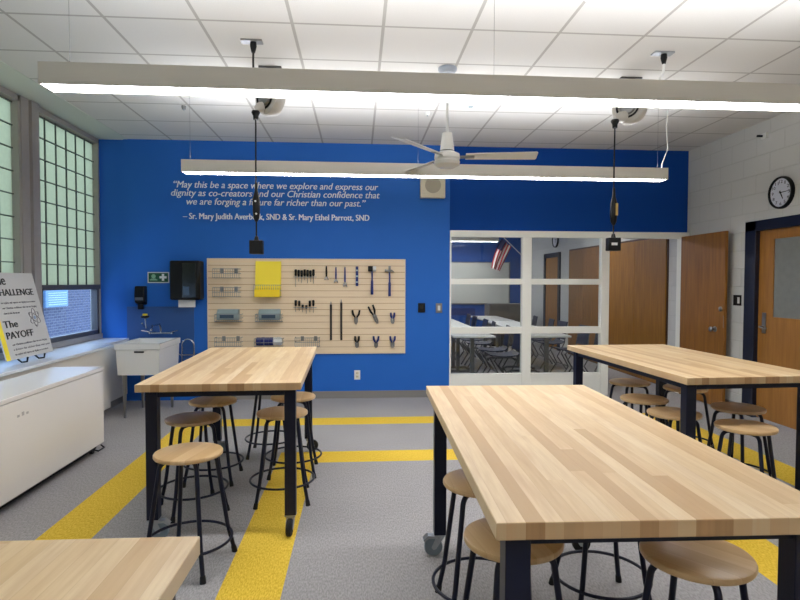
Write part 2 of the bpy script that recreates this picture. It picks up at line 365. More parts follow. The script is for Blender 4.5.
# exit door in the right wall
d1 = struct(MB().box(RW - .03, RW + .12, 5.83, 6.0, 0, 2.14).box(RW - .03, RW + .12, 4.76, 4.93, 0, 2.14).box(RW - .03, RW + .12, 4.76, 6.0, 2.03, 2.14).build('door_1', NAVYD, None, .004))
struct(MB().box(RW + .02, RW + .065, 5.62, 5.83, .01, 2.03).box(RW + .02, RW + .065, 4.93, 5.08, .01, 2.03).box(RW + .02, RW + .065, 5.08, 5.62, .01, 1.11).box(RW + .02, RW + .065, 5.08, 5.62, 1.93, 2.03).build('door_leaf', OAK2, d1))
struct(MB().box(RW + .03, RW + .05, 5.08, 5.62, 1.11, 1.93).build('door_glass', FROST, d1))
h = MB().box(RW + .01, RW + .02, 5.71, 5.76, .93, 1.15); h.tube([(RW + .015, 5.735, 1.0), (RW - .04, 5.735, 1.0), (RW - .045, 5.71, .995), (RW - .045, 5.62, .99)], .009)
struct(h.build('door_handle', STL, d1))
# open door leaf standing against the right wall
d2 = struct(MB().box(4.2, 4.235, 6.2, 7.09, .012, 2.065).build('door_2', OAKD, None, .002))
k = sw(715, 329, 4.2); kk = sw(721, 309, 4.2)
struct(MB().lathe([(0, -.002), (.035, 0), (.03, .012), (.012, .016), (.011, .035), (.028, .045), (.03, .06), (.02, .072), (0, .075)], k, (-1, 0, 0), 20).lathe([(0, -.002), (.028, 0), (.028, .014), (.02, .02), (0, .02)], kk, (-1, 0, 0), 20)
    .box(4.197, 4.2, 6.205, 6.21, .95, 1.09).build('door_knob', STL, d2))
struct(MB().lathe([(0, 0), (.03, 0), (.03, .01), (.012, .014), (.012, .03), (.028, .04), (.026, .06), (0, .066)], (4.235, k.y, k.z), (1, 0, 0), 20).build('outer_knob', BLK, d2))
# closet doors of the next room, on the right wall
def closet(n, y0, y1, m_, zt=2.11):
    d = MB().box(RW - .012, RW + .01, y0 - .03, y1 + .03, 0, zt + .03).build('door_%d' % n, mat('closet_trim', (70, 42, 22), .5)); struct(d)
    mid = (y0 + y1) / 2
    for a, b in ((y0, mid - .004), (mid + .004, y1)): struct(MB().box(RW - .025, RW - .008, a, b, .01, zt).build('door_leaf', m_, d))
closet(3, 7.62, 9.43, OAK); closet(4, 9.83, 11.27, OAKD)
d = struct(MB().box(RW - .03, RW + .01, 11.80, 11.92, 0, 2.12).box(RW - .03, RW + .01, 12.72, 12.84, 0, 2.12).box(RW - .03, RW + .01, 11.8, 12.84, 2.02, 2.12).build('door_5', NAVYD))
struct(MB().box(RW - .015, RW + .005, 11.92, 12.72, .01, 2.02).build('door_leaf', OAK2, d))

# ================================================================== TABLES
def rbox(x, y, z0, z1, w=.064): return (x - w / 2, x + w / 2, y - w / 2, y + w / 2, z0, z1)
def table(label, cx, cy, rz, w, l, casts, group='butcher block work tables'):
    t = thing('work_table', label, 'table', (cx, cy, 0), R(rz), group); hw, hl = w / 2, l / 2
    tp = MB().box(-hw, hw, -hl, hl, .857, .90, MAPLE); tp.mi(MAPEND)
    for f_ in tp.bm.faces:
        if abs(f_.calc_center_median().y) > hl - .001: f_.material_index = 1
    tp.build('tabletop', None, t, .003)
    ix, iy = hw - .036 - .032, hl - .055 - .032
    ap = MB()
    ap.box(-ix + .032, ix - .032, -iy - .02, -iy + .02, .817, .857).box(-ix + .032, ix - .032, iy - .02, iy + .02, .817, .857)
    ap.box(-ix - .02, -ix + .02, -iy + .032, iy - .032, .817, .857).box(ix - .02, ix + .02, -iy + .032, iy - .032, .817, .857)
    ap.build('apron', NAVY, t)
    for q, (sx, sy) in enumerate(((-1, -1), (1, -1), (-1, 1), (1, 1))):
        x, y = sx * ix, sy * iy
        MB().box(*rbox(x, y, .118, .857)).build('leg', NAVY, t, .003)
        a, kind = casts[q]; M = Matrix.Translation((x, y, 0)) @ Matrix.Rotation(R(a - rz), 4, 'Z')
        # local: wheel rolls along +x, axle along y
        c = MB().box(-.03, .03, -.03, .03, .108, .118).cyl((0, 0, .096), .024, .012)
        for s_ in (-1, 1): c.prism([(-.018, s_ * .019, .098), (.024, s_ * .019, .098), (.046, s_ * .019, .05), (.036, s_ * .019, .036), (.022, s_ * .019, .04)], (0, .003 * s_, 0))
        for v in c.bm.verts: v.co = M @ v.co
        co = c.build('caster', ZINC, t)
        w_ = MB().lathe([(0, -.014), (.02, -.015), (.03, -.011), (.045, -.014), (.0495, -.009), (.0495, .009), (.045, .014), (.03, .011), (.02, .015), (0, .014)], (.034, 0, .0495), (0, 1, 0), 28)
        for v in w_.bm.verts: v.co = M @ v.co
        w_.build('wheel', GREYW if kind else RUB, co)
        if kind:
            b = MB().prism([(-.02, -.021, .094), (.06, -.021, .097), (.085, -.021, .082), (.09, -.021, .09), (.064, -.021, .112), (-.02, -.021, .106)], (0, .042, 0))
            for v in b.bm.verts: v.co = M @ v.co
            b.build('brake_lever', ZINC, co)
    return t
table('butcher block table at left with slatwall behind it, navy legs on casters', -.795, 4.085, 1.3, .905, 1.78, [(0, 1), (264, 0), (0, 1), (20, 0)])
table('large butcher block table filling the right foreground, nearest full tabletop', .787, 2.168, -1.5, .878, 1.77, [(180, 1), (0, 1), (180, 1), (0, 0)])
table('butcher block table at far right in front of the wooden doors', 2.385, 4.115, 2.3, .925, 1.76, [(180, 0), (0, 1), (180, 1), (0, 0)])
table('butcher block table corner cropped at bottom left of the photo', -.815, .40, -.8, .90, 1.765, [(180, 1), (0, 1), (180, 1), (0, 1)])

# ================================================================== STOOLS
def make_stool():
    t = thing('stool', 'x', 'stool', (0, 0, 0), 0, 'round wooden stools')
    MB().lathe([(0, .569), (.160, .569), (.168, .572), (.171, .577), (.171, .586), (.168, .591), (.160, .594), (0, .594)], seg=48).build('seat', SEATW, t)
    MB().ring((0, 0, .135), .213, .0075, 48, 8).build('foot_ring', NAVY, t)
    for k in range(4):
        a = R(45 + 90 * k); c, s_ = math.cos(a), math.sin(a)
        prof = [(.02, .555), (.105, .555)]
        for q in range(1, 6):
            th = q / 5 * R(80); prof.append((.105 + .04 * math.sin(th), .555 - .04 * (1 - math.cos(th))))
        prof += [(.20, .16), (.232, .03)]
        lg = MB().tube([(r * c, r * s_, z) for r, z in prof], .0115, 10).build('leg', NAVY, t)
        MB().tube([(.2305 * c, .2305 * s_, .036), (.2335 * c, .2335 * s_, .024), (.2385 * c, .2385 * s_, .0)], [.0125, .014, .015], 12).build('rubber_foot', RUB, lg)
    return t
st = make_stool()
G = 'round wooden stools'
stools = [
 (-.875, 2.967, -14, 'nearest round wooden stool at the left table, in front of its caster leg', 0),
 (-1.065, 3.713, 30, 'dark-seated stool just behind the nearest stool at the left table', 1),
 (-1.075, 4.257, 0, 'third stool along the left side of the left table, half under the tabletop', 0),
 (-.513, 3.845, 6, 'round stool under the near right corner of the left table, behind the leg', 0),
 (-.50, 4.375, 2, 'stool under the right side of the left table, second from its near end', 0),
 (-.745, 4.87, 0, 'stool hidden by the left tabletop with only its dark legs and ring showing', 0),
 (.546, 2.445, 0, 'stool beside the grey caster on the left of the large foreground table', 0),
 (.535, 1.895, 10, 'stool tucked at the near left corner of the large foreground table behind the front leg', 0),
 (1.096, 1.733, 38, 'nearest stool at bottom right, big tilted-looking seat under the foreground table edge', 0),
 (1.108, 2.475, 0, 'stool under the foreground table whose ring and legs show below its front edge', 0),
 (2.404, 4.828, 10, 'farthest stool at the far right table, seat just right of the white glazed screen post', 0),
 (2.171, 4.127, 25, 'middle stool in the row along the left side of the far right table', 0),
 (2.139, 3.66, 5, 'stool crossed by the near left leg of the far right table', 0),
 (2.74, 4.53, 12, 'stool mostly hidden behind the near left leg of the far right table', 0),
 (2.681, 3.784, 20, 'dark-seated stool behind the front one at the near end of the far right table', 1),
 (2.379, 3.285, 40, 'front stool at the near end of the far right table, lighter rim', 0)]
for i, (x, y, a, lb, dk) in enumerate(stools):
    if i == 0: o = st; o.location = (x, y, 0); o.rotation_euler = (0, 0, R(a)); o['label'] = lb
    else: o = dup(st, (x, y, 0), R(a), lb)
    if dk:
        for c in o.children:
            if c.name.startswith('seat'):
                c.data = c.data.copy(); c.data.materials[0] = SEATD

# ================================================================== LEFT SIDE: convector, freezer, poster, sink
cv = thing('convector_cover', 'long beige convector cover with white top ledge under the windows', 'radiator cover')
MB().box(LW + .005, -2.70, YN + .1, 6.36, .09, .745).box(LW + .005, -2.82, 6.36, BW - .02, .09, .745).build('cabinet_body', CAB, cv, .008)
MB().box(LW + .003, -2.675, YN + .1, 6.40, .745, .775).box(LW + .003, -2.80, 6.40, BW + .02, .745, .775).build('top_ledge', LEDG, cv, .004)
MB().box(LW + .005, -2.76, YN + .1, 6.34, 0, .09).box(LW + .005, -2.86, 6.34, BW - .02, 0, .09).build('toe_kick', BASEB, cv)
fz = thing('chest_freezer', 'long white chest freezer with flat lid beside the window ledge', 'freezer', (-2.41, 4.10, 0))
MB().box(-.21, .21, -1.1, .94, .075, .695).build('body', FRZ, fz, .006)
MB().box(-.215, .215, -1.105, .945, .70, .732).build('lid', FRZ, fz, .005)
MB().box(-.18, .16, -1.06, .90, .03, .075).build('base', DARK, fz)
for sx in (-1, 1):
    for yy in (-1.0, .84): MB().cyl((sx * .15 - .012, yy, .027), .027, .024, (1, 0, 0), 16).build('caster', RUB, fz)
MB().tube([(.2, .76, .06), (.235, .77, .045), (.235, .88, .045), (.2, .90, .06)], .006).build('foot_handle', BLK, fz)
mk = MB()
for k in range(3): mk.box(.2101, .2112, -.30 + k * .05, -.275 + k * .05, .585, .60 + (k % 2) * .01)
mk.build('faint_badge', mat('faint_grey_print', (176, 172, 166), .5), fz)

# poster board on small easel
bl = Vector((-2.85, 4.80, .815)); br_ = Vector((-2.85, 5.50, .81)); tl = Vector((-3.03, 4.80, 1.54))
right = (Vector((0, 1, 0))); up = (tl - bl).normalized(); nrm = right.cross(up)
Wd, Hd = .70, .748
pb = thing('poster_board', 'grey poster board reading THE CHALLENGE and THE PAYOFF leaning by the window', 'poster', bl)
MB().prism([Vector((0, 0, 0)), right * Wd, right * Wd + up * Hd, up * Hd], -nrm * .012).build('board', BOARD, pb)
MB().prism([nrm * .001 + right * .0, nrm * .001 + right * .055, nrm * .001 + right * .055 + up * Hd, nrm * .001 + up * Hd], -nrm * .002).build('yellow_band', YPAP, pb)
def pt(u, v): return right * u + up * v + nrm * .001
text('heading', 'The', INK, .19, pt(.068, .64), right, up, parent=pb, bold=.04); text('heading', 'CHALLENGE', INK, .56, pt(.068, .545), right, up, parent=pb, bold=.05, height=.058)
text('heading', 'The', INK, .19, pt(.08, .27), right, up, parent=pb, bold=.05, height=.060); text('heading', 'PAYOFF', INK, .38, pt(.08, .175), right, up, parent=pb, bold=.05, height=.060)
MINE = ['we explore and express our dignity as co-creators', 'our Christian confidence that we are forging', 'a future far richer than our past']
for k in range(3): text('small_print', MINE[k], GINK, (.50, .50, .22)[k], pt(.125, .475 - k * .045), right, up, parent=pb, height=.018)
for k in range(3): text('small_print', MINE[(k + 1) % 3], GINK, (.52, .55, .5)[k], pt(.125, .115 - k * .042), right, up, parent=pb, height=.018)
at = MB(); c0 = pt(.55, .335)
for a in (0, 60, 120):
    pts = []
    for k in range(32):
        th = 2 * PI * k / 32; u, v = .085 * math.cos(th), .032 * math.sin(th); ca, sa = math.cos(R(a + 90)), math.sin(R(a + 90))
        pts.append(c0 + right * (u * ca - v * sa) + up * (u * sa + v * ca))
    at.tube(pts, .003, 5, GINK, True)
at.lathe([(0, 0), (.018, .0), (.018, .002), (0, .002)], c0, nrm, 16, BINK)
for a in (30, 150, 270): at.lathe([(0, 0), (.009, .0), (.009, .003), (0, .003)], c0 + right * .075 * math.cos(R(a)) + up * .075 * math.sin(R(a)), nrm, 12, GINK)
at.build('atom_symbol', None, pb)
ez = thing('display_easel', 'small black display easel holding the poster board on the ledge', 'easel', (-2.85, 5.13, .775))
for y in (-.13, .13):
    MB().tube([(-.16, y * .5, .45), (-.03, y, .03), (.0, y, .005), (.045, y, .012), (.05, y, .05)], .008, 8).build('front_arm', BLK, ez)
MB().tube([(-.175, 0, .45), (-.2, 0, .008)], .007).build('rear_leg', BLK, ez); MB().tube([(-.085, -.11, .2), (-.085, .11, .2)], .006).build('crossbar', BLK, ez)

# utility sink
SX0, SX1, SY0, SY1, SZ = -2.57, -2.10, 6.15, 6.84, .805
sk = thing('utility_sink', 'white floor-standing utility sink against the blue wall by the window', 'sink', (0, 0, 0))
s_ = MB(); th = .025
def tub(z, ins): return [(SX0 + ins, SY0 + ins, z), (SX1 - ins, SY0 + ins, z), (SX1 - ins, SY1 - ins, z), (SX0 + ins, SY1 - ins, z)]
rings = [tub(.66, .012), tub(.34, .045), None]
bmv = lambda r: [s_.bm.verts.new(p) for p in r]
ro = [bmv(tub(SZ, 0)), bmv(tub(SZ - .06, 0)), bmv(tub(SZ - .065, .01)), bmv(tub(.47, .022))]
for a, b in zip(ro, ro[1:]):
    for j in range(4): s_.bm.faces.new((a[j], a[(j + 1) % 4], b[(j + 1) % 4], b[j]))
s_.bm.faces.new(ro[-1])
def tin(z, e, by): by *= .6; return [(SX0 + e, SY0 + e, z), (SX1 - e, SY0 + e, z), (SX1 - e, SY1 - by, z), (SX0 + e, SY1 - by, z)]
ri = [ro[0], bmv(tin(SZ, .03, .16)), bmv(tin(.50, .05, .2))]
for a, b in zip(ri, ri[1:]):
    for j in range(4): s_.bm.faces.new((a[j], b[j], b[(j + 1) % 4], a[(j + 1) % 4]))
s_.bm.faces.new(ri[-1])
s_.build('basin', PORC, sk)
for x in (SX0 + .07, SX1 - .07):
    for y in (SY0 + .08, SY1 - .1): MB().tube([(x, y, .47), (x, y, 0)], [.024, .014], 12).build('leg', STL, sk)
MB().box(SX0 + .20, SX0 + .30, SY0 + .006, SY0 + .012, SZ - .095, SZ - .078).build('maker_plate', INK, sk)
fa = MB().tube([(-2.38, 7.0, SZ + .04), (-2.38, 7.0, SZ + .10), (-2.38, 6.96, SZ + .15), (-2.38, 6.74, SZ + .15), (-2.38, 6.68, SZ + .10)], .012, 10)
fa.tube([(-2.49, 7.0, SZ + .04), (-2.27, 7.0, SZ + .04)], .012, 10)
for x in (-2.51, -2.25): fa.tube([(x, 7.0, SZ + .03), (x, 7.0, SZ + .05)], .013, 10).tube([(x, 7.0, SZ + .055), (x + (.08 if x > -2.35 else -.08), 6.95, SZ + .075)], .007, 8)
for x in (-2.49, -2.27): fa.tube([(x, 7.0, SZ + .04), (x, 7.128, SZ + .04)], .012, 10)
fc = fa.build('faucet', CHR, sk)
ew = MB().tube([(-2.59, 7.128, SZ + .1), (-2.59, 7.05, SZ + .12), (-2.59, 6.98, SZ + .16)], .010, 10, CHR)
ew.lathe([(0, 0), (.045, .01), (.05, .03), (.02, .035), (0, .035)], (-2.55, 6.97, SZ + .22), (0, 0, 1), 20, BLK).lathe([(.0, .0), (.028, .0), (.028, .02), (0, .024)], (-2.55, 6.97, SZ + .255), (0, 0, 1), 16, YPAP).tube([(-2.55, 6.97, SZ + .22), (-2.55, 7.0, SZ + .1)], .008, 8, CHR)
ewo = ew.build('eyewash_head', None, sk)
MB().tube([(-2.33, 6.7, .47), (-2.33, 6.93, .18), (-2.33, 7.05, .14), (-2.33, 7.12, .14)], .018, 10).build('drain_pipe', WPLAS, sk)
sp = MB().box(bw(127, 304).x, bw(194, 304).x, BW - .006, BW, .40, 1.16).build('splash_panel', PANL); tag(sp, 'blue-grey splash panel on the wall behind the utility sink', 'wall panel')
rk = thing('wire_rack', 'small silver looped wire rack on the wall right of the sink', 'rack', (-2.06, BW, 0))
lp = MB()
pts = [(-.07, -.13, .42), (-.07, -.13, .70)] + [(-.07 + .07 * (1 - math.cos(R(a))), -.13, .70 + .07 * math.sin(R(a))) for a in range(20, 180, 20)] + [(.07, -.13, .70), (.07, -.13, .42)]
lp.tube(pts, .009, 8); lp.tube([(-.13, -.13, .62), (-.09, -.14, .58), (.07, -.14, .58), (.075, -.02, .58)], .008, 8)
lp.build('hoop', CHR, rk)
MB().tube([(-.07, -.13, .42), (-.07, -.004, .42), ], .008, 8).tube([(.07, -.13, .42), (.07, -.004, .42)], .008, 8).tube([(-.07, -.13, .42), (.07, -.13, .42)], .007, 8).build('wall_bracket', CHR, rk)

# soap and towel dispensers, safety sign
a, b = bw(135.5, 286), bw(146, 309); cx = (a.x + b.x) / 2 + .02
so = thing('soap_dispenser', 'black wall soap dispenser above the utility sink', 'soap dispenser', (cx, BW, b.z)); hh = a.z - b.z
MB().prism([(0 - .06, -.0, 0 + .05), (-.06, -.09, .08), (-.06, -.11, .16), (-.06, -.09, hh), (-.06, 0, hh)], (.12, 0, 0)).build('housing', BLK, so, .012)
MB().cyl((0, -.06, .0), .035, .06, (0, 0, 1), 20).build('nozzle', BLK, so)
MB().box(-.045, .045, -.115, -.1, .11, .145).build('window_strip', mat('smoke_window', (90, 96, 104), .3), so)
a, b = bw(171.5, 261), bw(202, 299.5)
to = thing('paper_towel_dispenser', 'large black paper towel dispenser left of the slatwall', 'towel dispenser', ((a.x + b.x) / 2 + .035, BW, b.z)); w2 = (b.x - a.x) / 2 - .005; hh = a.z - b.z
MB().box(-w2, w2, -.21, 0, 0, hh).build('housing', BLK, to, .02)
MB().box(-.03, .13, -.213, -.209, .03, hh - .03).build('front_panel', mat('glossy_black', (8, 8, 9), .15), to, .004)
MB().box(-.015, .055, -.2155, -.212, .06, .16).build('level_window', mat('window_blue', (60, 78, 100), .2), to)
MB().box(-.10, .10, -.125, -.121, -.09, .012).build('paper_sheet', WPLAS, to)
a, b = bw(147.7, 272), bw(169.3, 283)
sg = thing('safety_sign', 'small green and white first aid eyewash sign above the sink', 'sign', (a.x, BW, b.z)); ww, hh = b.x - a.x, a.z - b.z
MB().box(0, ww, -.006, 0, 0, hh).build('plate', WPLAS, sg); MB().box(.012, ww - .012, -.008, -.005, .012, hh - .012).build('green_field', GREEN, sg)
c = MB(); cx, cz = ww * .72, hh * .52; c.box(cx - .014, cx + .014, -.010, -.007, cz - .042, cz + .042).box(cx - .042, cx + .042, -.0102, -.007, cz - .014, cz + .014); c.build('cross_symbol', WINK, sg)
c = MB(); cx = ww * .28; c.lathe([(0, 0), (.026, 0), (.026, .003), (0, .003)], (cx, -.0075, cz + .012), (0, -1, 0), 20); c.box(cx - .045, cx + .045, -.0100, -.007, cz - .038, cz - .026).box(cx - .03, cx + .03, -.0101, -.007, cz - .024, cz - .016); c.build('eyewash_symbol', mat('pale_green_print', (140, 190, 160), .5), sg)

# quote lettering
q = thing('wall_lettering', 'white lettering of a quotation on the upper blue wall', 'lettering', (0, 0, 0))
for body, l, r, sh in (('\u201cMay this be a space where we explore and express our', (173.5, 186.7), (378, 191), .22), ('dignity as co-creators and our Christian confidence that', (171, 194.8), (379.6, 199.3), .22), ('we are forging a future far richer than our past.\u201d', (186.4, 203.5), (365.5, 207.6), .22), ('\u2013 Sr. Mary Judith Averbeck, SND & Sr. Mary Ethel Parrott, SND', (183, 217.8), (369, 221.8), 0)):
    A, B = bw(*l), bw(*r); z = (A.z + B.z) / 2
    text('text_line', body, WINK, B.x - A.x, (A.x, BW, z), (1, 0, 0), (0, 0, 1), sh, q, .003, height=.082 if sh else .074, bold=.03 if sh else .055)

# wall speaker
a, b = bw(420, 176), bw(444.5, 198.7)
sp = thing('wall_speaker', 'square cream loudspeaker box high on the blue wall', 'speaker', ((a.x + b.x) / 2, BW, b.z)); w2 = (b.x - a.x) / 2; hh = 2 * w2
MB().box(-w2, w2, -.07, 0, 0, hh).build('cabinet', OFFW, sp, .008)
c = MB().lathe([(0, 0), (.10, 0), (.10, .004), (.09, .006), (0, .006)], (0, -.07, hh / 2), (0, -1, 0), 32)
for r_ in (.02, .04, .06, .08): c.ring((0, -.077, hh / 2), r_, .003, 28, 5, None, (0, 1, 0))
c.build('grille', mat('grille_beige', (176, 168, 148), .6), sp)
# thermostat, switch, outlet
a, b = bw(418, 303), bw(425, 312.4)
o = thing('thermostat', 'small black thermostat on the blue wall right of the slatwall', 'thermostat', (a.x, BW, b.z)); MB().box(0, b.x - a.x, -.025, 0, 0, a.z - b.z).build('body', BLK, o, .005); MB().box(.02, b.x - a.x - .02, -.027, -.024, .05, a.z - b.z - .02).build('screen', mat('dark_screen', (20, 22, 26), .1), o)
a, b = bw(436, 304), bw(442, 312)
o = thing('light_switch', 'white light switch plate beside the glazed screen frame', 'switch', (a.x, BW, b.z - .01)); MB().box(-.002, .078, -.007, 0, 0, .122).build('plate', STL, o, .002); MB().box(.022, .054, -.011, -.006, .03, .092).build('rocker', WPLAS, o)
a, b = bw(354.5, 370), bw(360, 379.5)
o = thing('wall_outlet', 'white power outlet low on the blue wall under the slatwall', 'outlet', (a.x - .003, BW, b.z)); MB().box(0, .075, -.006, 0, 0, .118).build('plate', WPLAS, o, .002)
for z in (.022, .066): 
    c = MB().box(.02, .055, -.0085, -.005, z, z + .032, OFFW); c.box(.028, .031, -.009, -.008, z + .01, z + .024, BLK).box(.043, .046, -.009, -.008, z + .01, z + .024, BLK); c.build('socket', None, o)

# ================================================================== SLATWALL
a, b = bw(208, 258.3), bw(404.5, 352.5)
BX0, BX1, BZ0, BZ1 = a.x, b.x, b.z, (a.z + bw(405, 260.5).z) / 2; YF = BW - .02
sl = thing('slatwall_panel', 'pale maple slatwall panel carrying tools and wire baskets', 'tool panel', (0, BW, 0))
nS = 15; dz = (BZ1 - BZ0) / nS; c = MB()
for k in range(nS): c.box(BX0, BX1, -.02, -.008, BZ0 + k * dz + .0028, BZ0 + (k + 1) * dz - .0028)
c.build('slat_face', SLAT, sl); MB().box(BX0, BX1, -.008, 0, BZ0, BZ1).build('backing', SEAM, sl)
MB().box(BX0 - .008, BX0, -.022, 0, BZ0 - .008, BZ1 + .008).box(BX1, BX1 + .008, -.022, 0, BZ0 - .008, BZ1 + .008).box(BX0, BX1, -.022, 0, BZ1, BZ1 + .008).box(BX0, BX1, -.022, 0, BZ0 - .008, BZ0).build('edge_trim', mat('pale_edge', (228, 214, 190), .5), sl)
def pw(x, y): v = bw(x, y, YF); return v
# wire baskets
def basket(x0, x1, y0, y1, label, n=12):
    a, b = pw(x0, y0), pw(x1, y1); t = thing('wire_basket', label, 'basket', (a.x, YF, b.z), 0, 'wire baskets on the slatwall'); w, h_, d = b.x - a.x, a.z - b.z, .12
    c = MB()
    for z in (0, h_ * .5, h_): c.tube([(0, -.004, z), (0, -d, z), (w, -d, z), (w, -.004, z)], .0035, 5)
    for k in range(n + 1): x = w * k / n; c.tube([(x, -.004, .0), (x, -d, .0), (x, -d, h_)], .0024, 4)
    c.build('wire_mesh', mat('basket_wire', (150, 154, 156), .4, .3), t)
    hk = MB().box(w * .2, w * .2 + .04, -.005, .0, h_ - .05, h_ + .01).box(w * .75, w * .75 + .04, -.005, 0, h_ - .05, h_ + .01); hk.build('mounting_clip', STL, t); return t
basket(215, 241, 269, 278, 'empty wire basket at the top left of the slatwall')
basket(215, 241, 287.5, 296.5, 'empty wire basket second from top at the left of the slatwall')
basket(217, 243, 314, 321, 'wire basket under the left grey bin on the slatwall')
basket(257, 283, 314, 321, 'wire basket under the right grey bin on the slatwall')
basket(217, 243, 337, 345.5, 'empty wire basket at the bottom left of the slatwall')
basket(256, 284, 338, 345.5, 'wire basket holding the blue and white tape rolls', 3)
basket(296, 320, 337, 345.5, 'empty wire basket at the bottom centre of the slatwall, right of the tape rolls')
basket(255.5, 281.5, 285, 296.5, 'wire basket behind and under the yellow sheet stack')
for x0_, lb in ((219, 'grey bin with dark label at left in the slatwall baskets'), (260, 'grey bin with dark label at right in the slatwall baskets')):
    a, b = pw(x0_, 309), pw(x0_ + 21, 320); t = thing('storage_bin', lb, 'bin', (a.x, YF - .062, b.z + .006), 0, 'grey bins on the slatwall'); w, h_ = b.x - a.x, a.z - b.z - .006
    MB().prism([(0, .05, 0), (0, -.05, 0), (0, -.062, h_ * .7), (0, -.02, h_), (0, .05, h_)], (w, 0, 0)).build('bin_body', GBIN, t, .006)
    MB().box(w * .15, w * .8, -.066, -.060, h_ * .18, h_ * .5).build('paper_label', LABEL, t)
# yellow sheets
a, b = pw(255.8, 261.3), pw(281.3, 297)
ys_ = thing('yellow_sheet_stack', 'bright yellow sheets hanging at the top of the slatwall', 'paper', (a.x, YF, b.z)); w, h_ = b.x - a.x, a.z - b.z
MB().prism([(0, 0.0, h_), (0, -.02, h_), (0, -.06, h_ * .25), (0, -.118, h_ * .2), (0, -.118, .008), (0, -.02, .008)], (w, 0, 0)).build('sheets', YPAP, ys_)
MB().prism([(0.002, -.12, h_ * .21), (0.002, -.118, .004), (.002, -.126, .004), (.002, -.128, h_ * .21)], (w - .004, 0, 0)).build('front_flap', mat('deep_yellow_paper', (248, 216, 40), .6), ys_)
# tape rolls
a, b = pw(257, 336.3), pw(283, 345)
n = 6; wr = (b.x - a.x - .01) / n
for k in range(n):
    blue = k < 4; z = b.z + .004 + .048
    o = MB().lathe([(.028, 0), (.048, 0), (.05, .003), (.05, wr - .005), (.048, wr - .002), (.028, wr - .002), (.028, 0)], (a.x + .005 + k * wr, YF - .062, z), (1, 0, 0), 24).build('tape_roll', NAVT if blue else WPLAS)
    nm = ['leftmost', 'second from left', 'third from left', 'rightmost'][k] if blue else ['left', 'right'][k - 4]
    tag(o, ('%s of the four dark blue tape rolls in the bottom basket' % nm) if blue else ('%s of the two white tape rolls in the bottom basket' % nm), 'tape', 'tape rolls')
# screwdrivers in a rack
def screwdriver(x, y0, hl, sl_, label, fat=.0):
    a = pw(x, y0); t = thing('screwdriver', label, 'screwdriver', (a.x, YF - .035, a.z), 0, 'screwdrivers on the slatwall')
    MB().lathe([(0, 0), (.011, 0), (.015, -.01), (.013 + fat, -hl * .5), (.015 + fat, -hl * .8), (.008, -hl), (0, -hl)], seg=14).build('handle', BLK, t)
    MB().tube([(0, 0, -hl + .002), (0, 0, -hl - sl_)], .0035, 8).build('shaft', CHR, t)
ORD = ['leftmost', 'second from left', 'third from left', 'middle', 'third from right', 'second from right', 'rightmost']
for k in range(7): screwdriver(296 + k * 2.95, 269.4 + (k % 3) * .5, .085, [.13, .06, .07, .05, .08, .06, .09][k], '%s of seven black screwdrivers in the upper rack' % ORD[k])
O6 = ['leftmost', 'second from left', 'third from left', 'third from right', 'second from right', 'rightmost']
for k in range(6): screwdriver(296 + k * 3.5, [300, 300.5, 304.5, 305, 300.5, 300][k], [.075, .07, .045, .045, .075, .075][k], [.07, .06, .05, .06, .07, .08][k], '%s of six black screwdrivers in the lower rack' % O6[k])
for y_, lb in ((277, 'upper thin wire screwdriver rack on the slatwall'), (307.5, 'lower thin wire screwdriver rack on the slatwall')):
    a, b = pw(294, y_), pw(316.5, y_); c = MB()
    for yy in (-.022, -.048): c.tube([(a.x, YF + yy, a.z), (b.x, YF + yy, a.z)], .003, 6)
    for xx in (a.x, b.x): c.tube([(xx, YF - .001, a.z), (xx, YF - .048, a.z)], .003, 6)
    tag(c.build('tool_rack', ZINC), lb, 'rack', 'screwdriver racks')
def hook(t, h_=.0):
    MB().tube([(0, 0, h_ + .012), (0, -.03, h_ + .01), (0, -.034, h_ + .022)], .003, 6).build('peg_hook', ZINC, t)
def wrench(x, y0, y1, label, m_):
    a, b = pw(x, y0), pw(x, y1); L = a.z - b.z; t = thing('adjustable_wrench', label, 'wrench', (a.x, YF, a.z), 0, 'adjustable wrenches on the slatwall'); hook(t, -.02)
    MB().prism([(-.007, -.015, 0), (.007, -.015, 0), (.011, -.015, -L * .5), (.009, -.015, -L * .78), (-.009, -.015, -L * .78), (-.011, -.015, -L * .5)], (0, -.01, 0)).build('grip', m_, t)
    MB().prism([(-.009, -.014, -L * .76), (.011, -.014, -L * .76), (.024, -.014, -L * .86), (.03, -.014, -L * .97), (.018, -.014, -L), (.006, -.014, -L * .9), (-.006, -.014, -L * .9), (-.016, -.014, -L), (-.026, -.014, -L * .94), (-.018, -.014, -L * .84)], (0, -.012, 0)).build('jaw', CHR, t)
wrench(326.5, 266, 280, 'smallest adjustable wrench with dark grip, left of the blue ones', BLK)
wrench(336, 267, 283, 'middle adjustable wrench with blue grip on the slatwall', TBLUE)
wrench(345, 267, 287, 'largest adjustable wrench with blue grip on the slatwall', TBLUE)
a, b = pw(357, 266.5), pw(357, 286); L = a.z - b.z
t = thing('torpedo_level', 'slim dark blue torpedo level between the wrenches and the mallet', 'level', (a.x, YF, a.z)); hook(t, -.02)
MB().box(-.016, .016, -.03, -.012, -L, 0).build('body', TBLUE, t, .004)
for z in (.2, .5, .8): MB().box(-.012, .012, -.0315, -.0295, -L * z - .01, -L * z + .01).build('vial', mat('level_vial', (170, 190, 200), .3), t)
a, b = pw(372, 266.5), pw(372, 294.5); L = a.z - b.z
t = thing('rubber_mallet', 'mallet with black and white head and blue handle on the slatwall', 'mallet', (a.x, YF - .05, a.z - .03)); MB().tube([(0, .05, -.05), (0, -.045, -.05), (0, -.05, -.03)], .003, 6).build('peg_hook', ZINC, t)
